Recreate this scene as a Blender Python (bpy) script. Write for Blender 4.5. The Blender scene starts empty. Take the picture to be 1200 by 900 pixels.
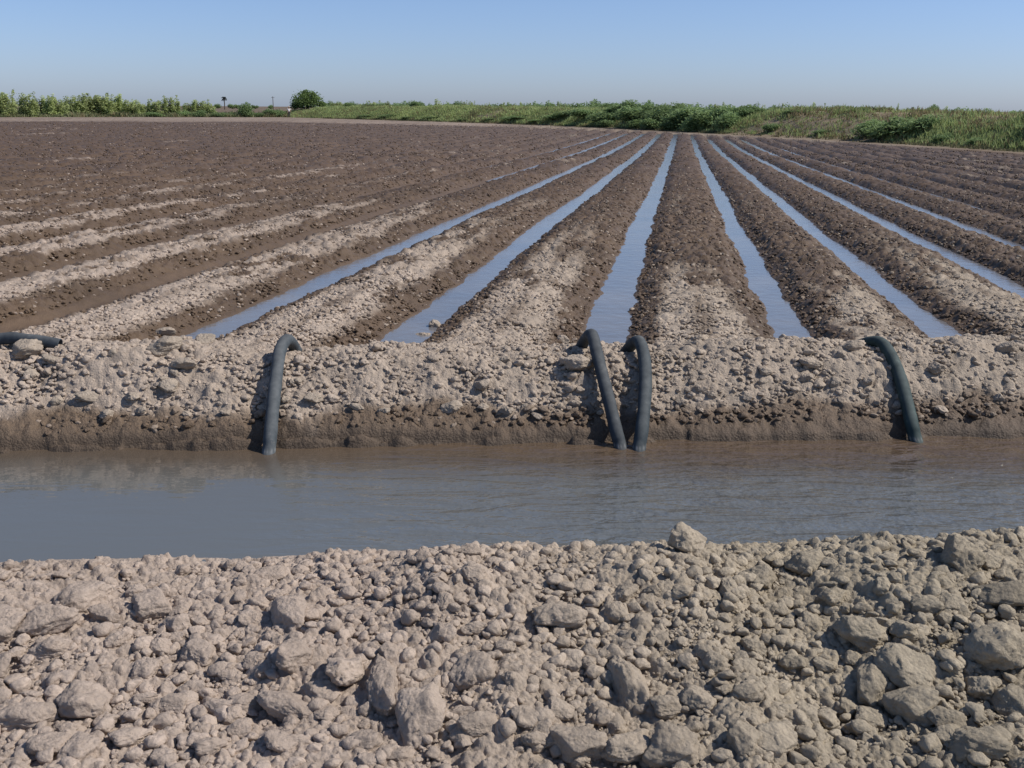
import bpy, bmesh, math, random
import numpy as np
from mathutils import Vector, Matrix
random.seed(7); RNG = np.random.default_rng(7)
R = math.radians
SC = bpy.context.scene; COL = SC.collection

# ------------------------------------------------------------------ camera
H = 1.6; F = 1180.0; PITCH = R(15.33); ROLL = R(0.43)
cam = bpy.data.cameras.new("camera"); camo = bpy.data.objects.new("camera", cam); COL.objects.link(camo)
cam.sensor_width = 36; cam.lens = F/1200*36; cam.clip_start = 0.05; cam.clip_end = 9000
MC = Matrix.Translation((0, 0, H)) @ Matrix.Rotation(math.pi/2-PITCH, 4, 'X') @ Matrix.Rotation(ROLL, 4, 'Z')
camo.matrix_world = MC; SC.camera = camo
M3 = np.array(MC.to_3x3())

def ray(px, py):
    d = M3 @ np.array([(px-600)/F, (450-py)/F, -1.0]); return d
def onY(px, py, Y):
    d = ray(px, py); t = Y/d[1]; return np.array([d[0]*t, Y, H+d[2]*t])
def onZ(px, py, z):
    d = ray(px, py); t = (z-H)/d[2]; return np.array([d[0]*t, d[1]*t, z])
def pix_horizon(px):          # azimuth of the column px near the horizon
    d = ray(px, 130); return math.atan2(d[0], d[1])

# ------------------------------------------------------------------ noise
def h2(ix, iy, s=0):
    a = (ix.astype(np.int64)*374761393 + iy.astype(np.int64)*668265263 + s*974634777) & 0xFFFFFFFF
    a = ((a ^ (a >> 13))*1274126177) & 0xFFFFFFFF
    a = ((a ^ (a >> 15))*2246822519) & 0xFFFFFFFF
    return ((a ^ (a >> 16)) & 0xFFFFFF)/float(0xFFFFFF)
def vn(x, y, s=0):
    ix = np.floor(x); iy = np.floor(y); fx = x-ix; fy = y-iy
    fx = fx*fx*(3-2*fx); fy = fy*fy*(3-2*fy); ix = ix.astype(np.int64); iy = iy.astype(np.int64)
    a = h2(ix, iy, s); b = h2(ix+1, iy, s); c = h2(ix, iy+1, s); d = h2(ix+1, iy+1, s)
    return (a+(b-a)*fx)*(1-fy)+(c+(d-c)*fx)*fy
def fbm(x, y, s=0, o=3):
    r = 0; a = 1; t = 0
    for i in range(o):
        r = r+a*vn(x*2**i, y*2**i, s+i*17); t += a; a *= .5
    return r/t*2-1
def sst(a, b, x):
    t = np.clip((x-a)/(b-a), 0, 1); return t*t*(3-2*t)
def domes(x, y, c, s, fill=.7):
    """packed lumps of cell size c: height 0..1"""
    X = x/c; Y = y/c; ix = np.floor(X).astype(np.int64); iy = np.floor(Y).astype(np.int64)
    out = np.zeros_like(X)
    for di in (-1, 0, 1):
        for dj in (-1, 0, 1):
            cx = ix+di; cy = iy+dj
            r1 = h2(cx, cy, s); r2 = h2(cx, cy, s+1); r3 = h2(cx, cy, s+2); r4 = h2(cx, cy, s+3)
            rad = .28+.55*r3*r3; a = r4*6.283; ca = np.cos(a); sa = np.sin(a)
            dx = X-cx-r1; dy = Y-cy-r2
            ex = (dx*ca+dy*sa); ey = (-dx*sa+dy*ca)*(1.1+.5*r1)
            q = (np.abs(ex)**2.6+np.abs(ey)**2.6)/rad**2.6
            hh = np.where(q < 1, (1-np.minimum(q, 1))**.42*rad*1.2, 0)*(h2(cx, cy, s+5) < fill)*(1+.25*ex/rad)
            out = np.maximum(out, hh)
    return out

# ------------------------------------------------------------------ layout of the land
ZW = .12                                   # water level in the ditch
_a = onZ(0, 531, ZW); _b = onZ(1200, 512, ZW)
DB = (_b[1]-_a[1])/(_b[0]-_a[0]); DA = _a[1]-DB*_a[0]
def tcoord(x, y): return y-(DA+DB*x)       # distance beyond the far waterline
# crop rows
AZ = pix_horizon(800); rc, rs = math.cos(AZ), math.sin(AZ)
def uv(x, y): return x*rc-y*rs, x*rs+y*rc
def xy(u, v): return u*rc+v*rs, -u*rs+v*rc
FUR = []
for px, py in ((225, 398), (465, 400), (708, 385), (930, 400), (1086, 380), (1195, 342), (1195, 292)):
    # field falls away from the camera by 1.15 %, so intersect with that slope
    d = ray(px, py); zz = 0
    for _ in range(20):
        p = onZ(px, py, zz); zz = -.0115*max(0, uv(p[0], p[1])[1]-6)
    FUR.append(uv(p[0], p[1])[0])
FUR_W = list(FUR)
while FUR[0] > -150: FUR.insert(0, FUR[0]-1.46)
while FUR[-1] < 75: FUR.append(FUR[-1]+1.16)
FURA = np.array(FUR)
def drop(u, v):
    vv = np.maximum(v-6, 0); g = -.0115*vv
    g = np.where(vv > 40, -.46-.14*(1-np.exp(-(vv-40)/14)), g)
    return g+.35*sst(-20, -120, u)*sst(30, 90, v)
# far edge of the field, by azimuth
EP = [(-700, 142), (-300, 139), (0, 138), (330, 138), (400, 140), (533, 144), (633, 147.5), (733, 152), (800, 155.5), (870, 159.5), (933, 163), (1067, 171), (1200, 180), (1500, 205), (2100, 262)]
EA, ER = [], []
for px, py in EP:
    d = ray(px, py); z = -.5
    for _ in range(30):
        p = onZ(px, py, z); u_, v_ = uv(p[0], p[1]); z = float(drop(u_, v_))
    EA.append(math.atan2(p[0], p[1])); ER.append(math.hypot(p[0], p[1]))
def edge(az): return np.interp(az, EA, ER)
LC = [(-300, -.1), (325, -.1), (345, .5), (372, 1.2), (400, 1.45), (540, 1.7), (700, 1.4), (800, 1.1), (880, 1.3), (950, 1.62), (1080, 1.5), (1200, 1.42), (1500, 1.3)]
LA = [pix_horizon(p[0]) for p in LC]; LZ = [p[1] for p in LC]
def levee_top(az): return np.interp(az, LA, LZ)

PT = [-40, -3.9, -3.2, -2.6, -2.2, -1.85, -1.62, -1.48, -1.3, -1.12, -.9, -.5, -.2, 0, .02, .2, .42, .53, .68, .95, 1.35, 1.8, 2.3, 2.8, 4, 60]
PZ = [0, 0, .07, .11, .175, .22, .24, .23, .165, .12, -.03, -.1, -.02, .105, .15, .245, .41, .435, .425, .35, .225, .09, -.02, -.2, -3, -3]

def land(x, y, fine=True):
    """height, dryness 0..1, clod amplitude"""
    r = np.hypot(x, y); az = np.arctan2(x, y); t = tcoord(x, y); u, v = uv(x, y)
    # ---- crop field
    un = u+.05*fbm(v*.35, u*.02, 3, 3)+.03*fbm(v*1.7, u*.7, 5, 2)*np.exp(-r/60)
    k = np.clip(np.searchsorted(FURA, un), 1, len(FURA)-1)
    a = FURA[k-1]; b = FURA[k]; w = b-a; d = np.minimum(un-a, b-un)
    d = d*1.25/w
    d = d+.035*fbm(u*4, v*4, 9, 2)*sst(34, 8, r)+.03*fbm(u*1.3, v*.9, 19, 2)
    bed = -.04+.05*sst(.05, .155, d)+.082*sst(.14, .36, d)+.028*sst(.33, .6, d)
    g = drop(u, v)
    crest = sst(.058, .092, bed+.022*fbm(u*6, v*6, 23, 3))
    bed = bed+crest*(.03*fbm(u*1.3, v*.5, 21, 3))
    zf = g+bed
    streak = fbm(u*1.6, v*.16, 31, 3); patch = fbm(u*.22, v*.09, 41, 3)
    kk = h2(k, k*0, 77)
    leftn = sst(-0.5, -4, u)
    near = sst(12+8*leftn, 6.3, v)*.9+sst(38, 9, v)*(.34+.31*leftn)*sst(14+10*leftn, 2, np.abs(u+4))
    narrow = np.exp(-((np.abs(d-.5-.08*fbm(v*.8, u*.3, 61, 2)))/.13)**2)      # pale stripe along one flank of the crown
    dry = crest*(np.clip(near*1.2+streak*.7-.05, 0, 1)*(.35+.65*narrow)+.5*sst(.34, .6, streak+.5*patch+.4*(kk-.5)-.0)*narrow*sst(4, 20, r))
    dry = np.clip(dry, 0, 1)*sst(-.75, .15, fbm(u*5, v*1.6, 63, 3)+.5*fbm(u*16, v*14, 65, 3)+.5*sst(9, 6.5, v)-.28*sst(12, 22, r))
    dry = sst(.2, .85, dry)*(1-.25*sst(7, 16, r)-.15*sst(20, 60, r))
    amp = sst(-.01, .04, bed)*.9+.10
    # ---- ditch and its banks
    wob = .05*fbm(x*1.1, y*.3, 51, 3)
    tt = np.where(t > .3, t+wob*1.2*sst(.3, .7, t), t+wob*.25)
    tt = np.where(t < -1.1, t+wob*.8, tt)
    tt = tt+.3*fbm(x*.9, y*0, 55, 2)*sst(.9, 1.7, t)+(.045*fbm(x*3, y*2, 57, 2)+.03*fbm(x*10, y*6, 58, 2))*sst(-.3, 0, t)*sst(.5, .2, t)
    zb = np.interp(tt, PT, PZ)
    nb = sst(-1.1, -1.45, t)*sst(-5, -3, t)
    # line of the near crest follows the photograph
    xc = np.array([-1.6, -1.2, -.95, -.7, -.4, -.2, .1, .35, .55, .75, .9, 1.1, 1.3, 1.6]); zc = np.array([-.045, -.045, -.035, -.02, -.0, .02, .015, .025, .05, .0, -.005, .04, .045, .04])
    zb = zb+nb*(np.interp(x, xc, zc)*1.0+.035*fbm(x*1.6, y*1.6, 71, 3)+.03*fbm(x*5, y*5, 73, 2)-.0)
    zb = np.where((t < -1.3) & (t > -2.6), np.maximum(zb, ZW+.03), zb)
    fb = sst(.25, .5, t)*sst(2.1, 1.2, t)
    zb = zb+fb*(.05*fbm(x*1.7, y*1.4, 81, 3)+.03*fbm(x*4.5, y*4.5, 83, 2))
    wf = sst(1.2, 2.3, t+.25*fbm(x*1.2, y*1.2, 91, 2))
    smx = np.maximum(zb, zf*1.0)
    z = np.where(t > 0, np.where(t > .7, smx, zb), zb)
    isb = sst(.02, -.04, zf-zb)*(t > 0)
    bankdry = sst(.085, .135, (zb-ZW)+.065*fbm(x*2.2, y*2, 95, 3)+.02*fbm(x*9, y*9, 96, 2))
    far_side = t > -.5
    isbank = np.where(t < .7, 1.0, isb)
    dry = np.where(t > 0, isbank*bankdry+(1-isbank)*dry, np.where(t < -1.05, 1.0, 0.0))
    amp = np.where(t > 0, isbank*(.6+.4*sst(.03, .10, zb-ZW))+(1-isbank)*amp, np.where(t < -1.15, 1.0, .1))
    # ---- headland, levee and plain beyond
    E = edge(az); s = r-E
    fade = sst(-10-.12*np.maximum(E-110, 0), -2, s)
    lt = levee_top(az); base = g
    lf = np.interp(s, [0, 2, 5, 9, 13, 20, 27], [0, .12, .55, .95, 1, .45, .15])
    zl = base*(1-lf)+lt*lf+lf*.12*fbm(x*.12, y*.12, 101, 3)
    head = base+.07
    z = z*(1-fade)+head*fade
    z = np.where(s > 0, zl+.07*(1-sst(0, 3, s)), z)
    z = np.where(s > 200, base*.0-.5, z)
    ww = np.interp(E, [60, 110, 190], [.05, .10, .27])
    hl = sst(-ww-.03, -ww+.03, s/E+.03*streak)
    dry = np.maximum(dry, hl*(.42+.25*fbm(u*.5, v*.06, 67, 3)))
    amp = np.where(s > -10, amp*(1-fade)+.25*fade, amp)
    if fine:
        # cracks just above the waterline
        cr = .03+.022*fbm(x*2.6, y*0, 111, 3)
        z = z-.045*np.exp(-((t-cr)/.014)**2)*sst(-.2, .1, fbm(x*1.9, y*0+3, 113, 2)+.15)*(np.abs(x) < 12)
        m = (r < 14); xm, ym, am = x[m], y[m], amp[m]
        if m.any():
            c2 = domes(xm, ym, .04, 211, .6)*.04*.42; c3 = domes(xm, ym, .017, 221, .9)*.017*.6
            rm = r[m]
            z[m] += am*(c2+c3*sst(7, 4, rm)+.02*fbm(xm*6, ym*6, 203, 3))+am*.006*fbm(xm*40, ym*40, 231, 2)+(1-am)*.003*fbm(xm*14, ym*14, 237, 2)
        m = (r > 6.2) & (s < 0); xm, ym, am, rm = x[m], y[m], amp[m], r[m]
        z[m] += am*(domes(xm, ym, .10, 241, .8)*.10*.45*sst(6.2, 12, rm)*sst(50, 25, rm)+domes(xm, ym, .4, 251, .7)*.4*.22*sst(16, 40, rm))
    return z, dry, amp, t, s, u, v

DRY = np.array([.385, .318, .250]); DAMP = np.array([.102, .066, .039]); MUD = np.array([.120, .083, .054])
FARD = np.array([.098, .062, .037])
def soilcol(x, y, z, dry, t, s, u, v, n=None):
    r = np.hypot(x, y)
    c = np.empty((len(x), 4))
    damp = DAMP[None]*(1-sst(8, 40, r))[:, None]+FARD[None]*sst(8, 40, r)[:, None]
    damp = damp*(1+.22*fbm(x*.8, y*.8, 301, 3))[:, None]
    mud = ((t > -1.2) & (t < .4))
    damp = np.where(mud[:, None], MUD[None]*(.72+.5*sst(0, .12, z-ZW))[:, None], damp)
    dr = DRY[None]*(1+.10*fbm(x*1.1, y*1.1, 311, 3)+.06*fbm(x*7, y*7, 315, 2))[:, None]
    # greyer olive tint toward the right foreground, pinker to the left
    warm = np.where(t < 0, sst(1.0, -.6, x), sst(6, -6, x)*.6+.35)[:, None]
    dr = dr*(np.array([.86, .88, .83])[None]*(1-warm)+np.array([1.03, 1.0, 1.03])[None]*warm)
    k = dry[:, None]
    c[:, :3] = damp*(1-k)+dr*k
    # vegetation ground beyond the field
    vg = sst(-1, 2, s)
    tan = sst(.1, .35, fbm(x*.09+3, y*.09, 321, 3))
    gcol = np.array([.11, .13, .06])[None]*(1-tan)[:, None]+np.array([.27, .21, .14])[None]*tan[:, None]
    far = sst(40, 120, s)[:, None]; gcol = gcol*(1-far)+np.array([.15, .115, .085])[None]*far
    c[:, :3] = c[:, :3]*(1-vg)[:, None]+gcol*vg[:, None]
    c[:, 3] = np.maximum(dry, sst(-8, 0, s))
    if n is not None: c[:, :3] *= n[:, None]
    return np.clip(c, 0, 1)

# ------------------------------------------------------------------ mesh helpers
def mk(name, V, Fc, mat, col=None, parent=None, smooth=True, link=True):
    me = bpy.data.meshes.new(name); V = np.asarray(V, dtype=np.float32); Fc = np.asarray(Fc, dtype=np.int32)
    nf, k = Fc.shape
    me.vertices.add(len(V)); me.vertices.foreach_set('co', V.ravel())
    me.loops.add(nf*k); me.loops.foreach_set('vertex_index', Fc.ravel())
    me.polygons.add(nf); me.polygons.foreach_set('loop_start', np.arange(0, nf*k, k, dtype=np.int32))
    me.polygons.foreach_set('use_smooth', np.full(nf, smooth))
    me.update(calc_edges=True)
    if col is not None:
        ca = me.color_attributes.new('soil', 'FLOAT_COLOR', 'POINT'); ca.data.foreach_set('color', np.asarray(col, dtype=np.float32).ravel())
    me.materials.append(mat)
    if not link: return me
    o = bpy.data.objects.new(name, me); COL.objects.link(o)
    if parent: o.parent = parent
    return o
def tag(o, label=None, cat=None, group=None, kind=None):
    if label: o['label'] = label
    if cat: o['category'] = cat
    if group: o['group'] = group
    if kind: o['kind'] = kind
    return o
def empty(name, loc, rz=0):
    o = bpy.data.objects.new(name, None); COL.objects.link(o); o.location = loc; o.rotation_euler = (0, 0, rz); o.empty_display_size = .1; return o

# ------------------------------------------------------------------ materials
def nodes(name):
    m = bpy.data.materials.new(name); m.use_nodes = True; nt = m.node_tree; b = nt.nodes['Principled BSDF']; return m, nt, b
def soil_mat():
    m, nt, b = nodes('soil'); N = nt.nodes; L = nt.links
    at = N.new('ShaderNodeAttribute'); at.attribute_name = 'soil'
    geo = N.new('ShaderNodeNewGeometry')
    n1 = N.new('ShaderNodeTexNoise'); n1.inputs['Scale'].default_value = 55; n1.inputs['Detail'].default_value = 5; n1.inputs['Roughness'].default_value = .65
    n2 = N.new('ShaderNodeTexNoise'); n2.inputs['Scale'].default_value = 9; n2.inputs['Detail'].default_value = 3
    L.new(geo.outputs['Position'], n1.inputs['Vector']); L.new(geo.outputs['Position'], n2.inputs['Vector'])
    r1 = N.new('ShaderNodeMapRange'); r1.inputs['From Min'].default_value = .3; r1.inputs['From Max'].default_value = .7; r1.inputs['To Min'].default_value = .84; r1.inputs['To Max'].default_value = 1.14
    L.new(n1.outputs['Fac'], r1.inputs['Value'])
    r2 = N.new('ShaderNodeMapRange'); r2.inputs['From Min'].default_value = .3; r2.inputs['From Max'].default_value = .7; r2.inputs['To Min'].default_value = .88; r2.inputs['To Max'].default_value = 1.1
    L.new(n2.outputs['Fac'], r2.inputs['Value'])
    oi = N.new('ShaderNodeObjectInfo'); r3 = N.new('ShaderNodeMapRange'); r3.inputs['To Min'].default_value = .9; r3.inputs['To Max'].default_value = 1.08
    L.new(oi.outputs['Random'], r3.inputs['Value'])
    mm = N.new('ShaderNodeMath'); mm.operation = 'MULTIPLY'; L.new(r1.outputs[0], mm.inputs[0]); L.new(r2.outputs[0], mm.inputs[1])
    sc = N.new('ShaderNodeVectorMath'); sc.operation = 'SCALE'; L.new(at.outputs['Color'], sc.inputs[0]); L.new(mm.outputs[0], sc.inputs['Scale'])
    tm = N.new('ShaderNodeVectorMath'); tm.operation = 'MULTIPLY'; L.new(sc.outputs[0], tm.inputs[0]); L.new(oi.outputs['Color'], tm.inputs[1]); L.new(tm.outputs[0], b.inputs['Base Color'])
    rr = N.new('ShaderNodeMapRange'); rr.inputs['To Min'].default_value = .62; rr.inputs['To Max'].default_value = 1.0; L.new(at.outputs['Alpha'], rr.inputs['Value']); L.new(rr.outputs[0], b.inputs['Roughness'])
    sp = N.new('ShaderNodeMapRange'); sp.inputs['To Min'].default_value = .35; sp.inputs['To Max'].default_value = .05; L.new(at.outputs['Alpha'], sp.inputs['Value']); L.new(sp.outputs[0], b.inputs['Specular IOR Level'])
    n3 = N.new('ShaderNodeTexNoise'); n3.inputs['Scale'].default_value = 75; n3.inputs['Detail'].default_value = 7; n3.inputs['Roughness'].default_value = .78; L.new(geo.outputs['Position'], n3.inputs['Vector'])
    bp = N.new('ShaderNodeBump'); bp.inputs['Strength'].default_value = .8; bp.inputs['Distance'].default_value = .010
    vo = N.new('ShaderNodeTexVoronoi'); vo.inputs['Scale'].default_value = 95; L.new(geo.outputs['Position'], vo.inputs['Vector'])
    hm = N.new('ShaderNodeMath'); hm.operation = 'MULTIPLY_ADD'; L.new(vo.outputs['Distance'], hm.inputs[0]); hm.inputs[1].default_value = -.45; L.new(n3.outputs['Fac'], hm.inputs[2])
    L.new(hm.outputs[0], bp.inputs['Height']); L.new(bp.outputs[0], b.inputs['Normal'])
    return m
SOIL = soil_mat()

def water_mat(name, ditch):
    m, nt, b = nodes(name); N = nt.nodes; L = nt.links
    tc = N.new('ShaderNodeTexCoord')
    b.inputs['IOR'].default_value = 1.33; b.inputs['Roughness'].default_value = .025
    mp = N.new('ShaderNodeMapping'); L.new(tc.outputs['Object'], mp.inputs['Vector'])
    n = N.new('ShaderNodeTexNoise'); n.inputs['Detail'].default_value = 3
    L.new(mp.outputs[0], n.inputs['Vector'])
    bp = N.new('ShaderNodeBump'); L.new(bp.outputs[0], b.inputs['Normal'])
    if ditch:
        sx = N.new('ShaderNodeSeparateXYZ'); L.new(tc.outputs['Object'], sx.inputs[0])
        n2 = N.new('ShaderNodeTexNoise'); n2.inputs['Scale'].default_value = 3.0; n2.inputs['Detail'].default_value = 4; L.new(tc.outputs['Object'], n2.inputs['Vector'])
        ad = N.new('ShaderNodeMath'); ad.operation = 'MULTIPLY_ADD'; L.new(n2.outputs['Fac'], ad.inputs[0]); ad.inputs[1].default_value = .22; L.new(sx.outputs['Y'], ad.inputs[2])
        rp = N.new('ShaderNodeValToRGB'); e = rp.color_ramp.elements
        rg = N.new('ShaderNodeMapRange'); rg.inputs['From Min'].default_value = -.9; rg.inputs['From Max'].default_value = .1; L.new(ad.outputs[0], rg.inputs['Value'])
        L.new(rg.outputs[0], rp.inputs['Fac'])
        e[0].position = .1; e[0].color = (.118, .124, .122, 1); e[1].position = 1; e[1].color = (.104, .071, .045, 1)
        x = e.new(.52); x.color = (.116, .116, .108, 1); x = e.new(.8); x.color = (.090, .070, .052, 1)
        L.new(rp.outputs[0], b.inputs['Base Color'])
        # oblique ripples growing to the right
        mp.inputs['Rotation'].default_value = (0, 0, R(-32)); mp.inputs['Scale'].default_value = (3.2, 12, 1)
        n.inputs['Scale'].default_value = 1.0; n.inputs['Distortion'].default_value = .5
        fr = N.new('ShaderNodeMapRange'); fr.inputs['From Min'].default_value = -1.0; fr.inputs['From Max'].default_value = .8; fr.inputs['To Min'].default_value = .03; fr.inputs['To Max'].default_value = .8
        L.new(sx.outputs['X'], fr.inputs['Value']); L.new(fr.outputs[0], bp.inputs['Strength']); bp.inputs['Distance'].default_value = .07
        b.inputs['IOR'].default_value = 1.5
        nf = N.new('ShaderNodeTexNoise'); nf.inputs['Scale'].default_value = 34; nf.inputs['Detail'].default_value = 2; L.new(tc.outputs['Object'], nf.inputs['Vector'])
        mx = N.new('ShaderNodeMath'); mx.operation = 'MULTIPLY_ADD'; L.new(nf.outputs['Fac'], mx.inputs[0]); mx.inputs[1].default_value = .14; L.new(n.outputs['Fac'], mx.inputs[2]); L.new(mx.outputs[0], bp.inputs['Height'])
    else:
        n.inputs['Scale'].default_value = 9; bp.inputs['Strength'].default_value = .4; bp.inputs['Distance'].default_value = .012; b.inputs['Roughness'].default_value = .14; b.inputs['IOR'].default_value = 1.4; L.new(n.outputs['Fac'], bp.inputs['Height'])
        n2 = N.new('ShaderNodeTexNoise'); n2.inputs['Scale'].default_value = 1.3; n2.inputs['Detail'].default_value = 3; L.new(tc.outputs['Object'], n2.inputs['Vector'])
        rp = N.new('ShaderNodeValToRGB'); L.new(n2.outputs['Fac'], rp.inputs['Fac']); e = rp.color_ramp.elements
        e[0].position = .35; e[0].color = (.135, .135, .145, 1); e[1].position = .7; e[1].color = (.19, .175, .165, 1); L.new(rp.outputs[0], b.inputs['Base Color'])
    return m
WDITCH = water_mat('ditch_water', True); WFUR = water_mat('furrow_water', False)

def leaf_mat(name):
    m, nt, b = nodes(name); N = nt.nodes; L = nt.links
    at = N.new('ShaderNodeAttribute'); at.attribute_name = 'soil'
    oi = N.new('ShaderNodeObjectInfo'); hs = N.new('ShaderNodeHueSaturation')
    r = N.new('ShaderNodeMapRange'); r.inputs['To Min'].default_value = .8; r.inputs['To Max'].default_value = 1.2; L.new(oi.outputs['Random'], r.inputs['Value']); L.new(r.outputs[0], hs.inputs['Value'])
    L.new(at.outputs['Color'], hs.inputs['Color']); L.new(hs.outputs[0], b.inputs['Base Color']); b.inputs['Roughness'].default_value = .65; b.inputs['Specular IOR Level'].default_value = .25
    tr = N.new('ShaderNodeBsdfTranslucent'); L.new(hs.outputs[0], tr.inputs['Color']); mx = N.new('ShaderNodeMixShader'); mx.inputs[0].default_value = .4
    L.new(b.outputs[0], mx.inputs[1]); L.new(tr.outputs[0], mx.inputs[2]); L.new(mx.outputs[0], nt.nodes['Material Output'].inputs['Surface'])
    return m
LEAF = leaf_mat('foliage')
def flat(name, c, rough=.8):
    m, nt, b = nodes(name); N = nt.nodes; L = nt.links
    n = N.new('ShaderNodeTexNoise'); n.inputs['Scale'].default_value = 14; n.inputs['Detail'].default_value = 4
    mx = N.new('ShaderNodeMix'); mx.data_type = 'RGBA'; L.new(n.outputs['Fac'], mx.inputs[0])
    mx.inputs[6].default_value = (c[0]*.75, c[1]*.75, c[2]*.75, 1); mx.inputs[7].default_value = (c[0]*1.2, c[1]*1.2, c[2]*1.2, 1)
    L.new(mx.outputs[2], b.inputs['Base Color']); b.inputs['Roughness'].default_value = rough; return m
BARK = flat('bark', (.10, .075, .055)); SKIN = flat('skin', (.30, .17, .11)); SHIRT = flat('white_shirt', (.75, .73, .70)); TROUS = flat('dark_trousers', (.03, .032, .045)); HAIR = flat('straw_hat', (.45, .33, .22))
def hose_mat():
    m, nt, b = nodes('weathered_hose'); N = nt.nodes; L = nt.links
    geo = N.new('ShaderNodeNewGeometry'); n = N.new('ShaderNodeTexNoise'); n.inputs['Scale'].default_value = 16; n.inputs['Detail'].default_value = 6; n.inputs['Roughness'].default_value = .7; L.new(geo.outputs['Position'], n.inputs['Vector'])
    rp = N.new('ShaderNodeValToRGB'); L.new(n.outputs['Fac'], rp.inputs['Fac']); e = rp.color_ramp.elements
    e[0].position = .35; e[0].color = (.024, .030, .035, 1); e[1].position = .80; e[1].color = (.13, .125, .115, 1); x = e.new(.6); x.color = (.042, .050, .056, 1)
    # dust settles on the upper side
    sn = N.new('ShaderNodeSeparateXYZ'); L.new(geo.outputs['Normal'], sn.inputs[0]); dm = N.new('ShaderNodeMapRange'); dm.inputs['From Min'].default_value = .35; dm.inputs['From Max'].default_value = 1.0; dm.inputs['To Max'].default_value = .42; L.new(sn.outputs['Z'], dm.inputs['Value'])
    md = N.new('ShaderNodeMath'); md.operation = 'MULTIPLY'; L.new(dm.outputs[0], md.inputs[0]); L.new(n.outputs['Fac'], md.inputs[1])
    at = N.new('ShaderNodeAttribute'); at.attribute_name = 'soil'
    tint = N.new('ShaderNodeVectorMath'); tint.operation = 'MULTIPLY'; L.new(rp.outputs[0], tint.inputs[0]); L.new(at.outputs['Color'], tint.inputs[1])
    mx = N.new('ShaderNodeMix'); mx.data_type = 'RGBA'; L.new(md.outputs[0], mx.inputs[0]); L.new(tint.outputs[0], mx.inputs[6]); mx.inputs[7].default_value = (.23, .22, .20, 1)
    ml = N.new('ShaderNodeMix'); ml.data_type = 'RGBA'; L.new(at.outputs['Alpha'], ml.inputs[0]); L.new(mx.outputs[2], ml.inputs[6]); ml.inputs[7].default_value = (.36, .35, .33, 1)
    L.new(ml.outputs[2], b.inputs['Base Color']); b.inputs['Roughness'].default_value = .8; b.inputs['Specular IOR Level'].default_value = .3
    bp = N.new('ShaderNodeBump'); bp.inputs['Strength'].default_value = .3; bp.inputs['Distance'].default_value = .004; L.new(n.outputs['Fac'], bp.inputs['Height']); L.new(bp.outputs[0], b.inputs['Normal'])
    return m
HOSE = hose_mat()

# ------------------------------------------------------------------ ground: one seamless sheet of land split where it changes kind
def build_ground():
    az = np.concatenate([np.radians(np.arange(-47, 47.001, .085)), np.radians(np.arange(48, 313, 1.25))])
    nc = len(az)
    rr = [.25, .5, .75, .95, 1.1, 1.2]; r = 1.2
    while r < 6000:
        k = .0022 if r < 7 else (.0034 if r < 30 else (.006 if r < 260 else .12))
        r *= 1+k; rr.append(r)
    rr = np.array(rr); nr = len(rr)
    A, Q = np.meshgrid(az, rr)
    # ring spacing follows the azimuth so the mesh density is even
    x = (np.sin(A)*Q).ravel(); y = (np.cos(A)*Q).ravel()
    z, dry, amp, t, s, u, v = land(x, y)
    outside = (np.abs(((A.ravel()+math.pi) % (2*math.pi))-math.pi) > 1.2)
    col = soilcol(x, y, z, dry, t, s, u, v)
    V = np.stack([x, y, z], 1)
    i = np.arange(nr-1)[:, None]*nc; j = np.arange(nc)[None]; j2 = (j+1) % nc
    Fq = np.stack([(i+j), (i+j2), (i+nc+j2), (i+nc+j)], -1).reshape(-1, 4)[:, ::-1]
    ct = t[Fq].mean(1); cs = s[Fq].mean(1); cr = np.hypot(x, y)[Fq].mean(1)
    zone = np.full(len(Fq), 3)
    zone[ct < 2.1] = 2; zone[ct < 0] = 1; zone[ct < -1.1] = 0
    zone[cs > 0] = 4; zone[(cs > 0) & (cs > 34)] = 5
    names = ['near_ditch_bank', 'ditch_bed', 'far_ditch_bank', 'field', 'levee', 'plain']
    for q, nm in enumerate(names):
        f = Fq[zone == q]
        if not len(f): continue
        idx, inv = np.unique(f, return_inverse=True)
        o = mk(nm, V[idx], inv.reshape(-1, 4), SOIL, col[idx]); o['kind'] = 'structure'
build_ground()

def gz(x, y, fine=False):
    x = np.atleast_1d(np.asarray(x, float)); y = np.atleast_1d(np.asarray(y, float)); return land(x, y, fine)[0]
def hit(px, py, lift=0.):
    """point of the land seen at a place of the photograph"""
    d = ray(px, py); ts = np.linspace(1.6, 4.4, 700) if py > 600 else (np.linspace(4, 8, 900) if py > 360 else np.geomspace(6, 400, 3000))
    X = d[0]*ts; Y = d[1]*ts; Z = H+d[2]*ts; g = gz(X, Y)+lift
    if py > 600:
        ok = tcoord(X, Y) < -1.46; X, Y, Z, g, ts = X[ok], Y[ok], Z[ok], g[ok], ts[ok]
    k = np.argmax(Z < g) if (Z < g).any() else (np.argmin(Z-g) if py > 600 else len(ts)-1)
    return np.array([X[k], Y[k], g[k]-lift]), ts[k]

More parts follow.
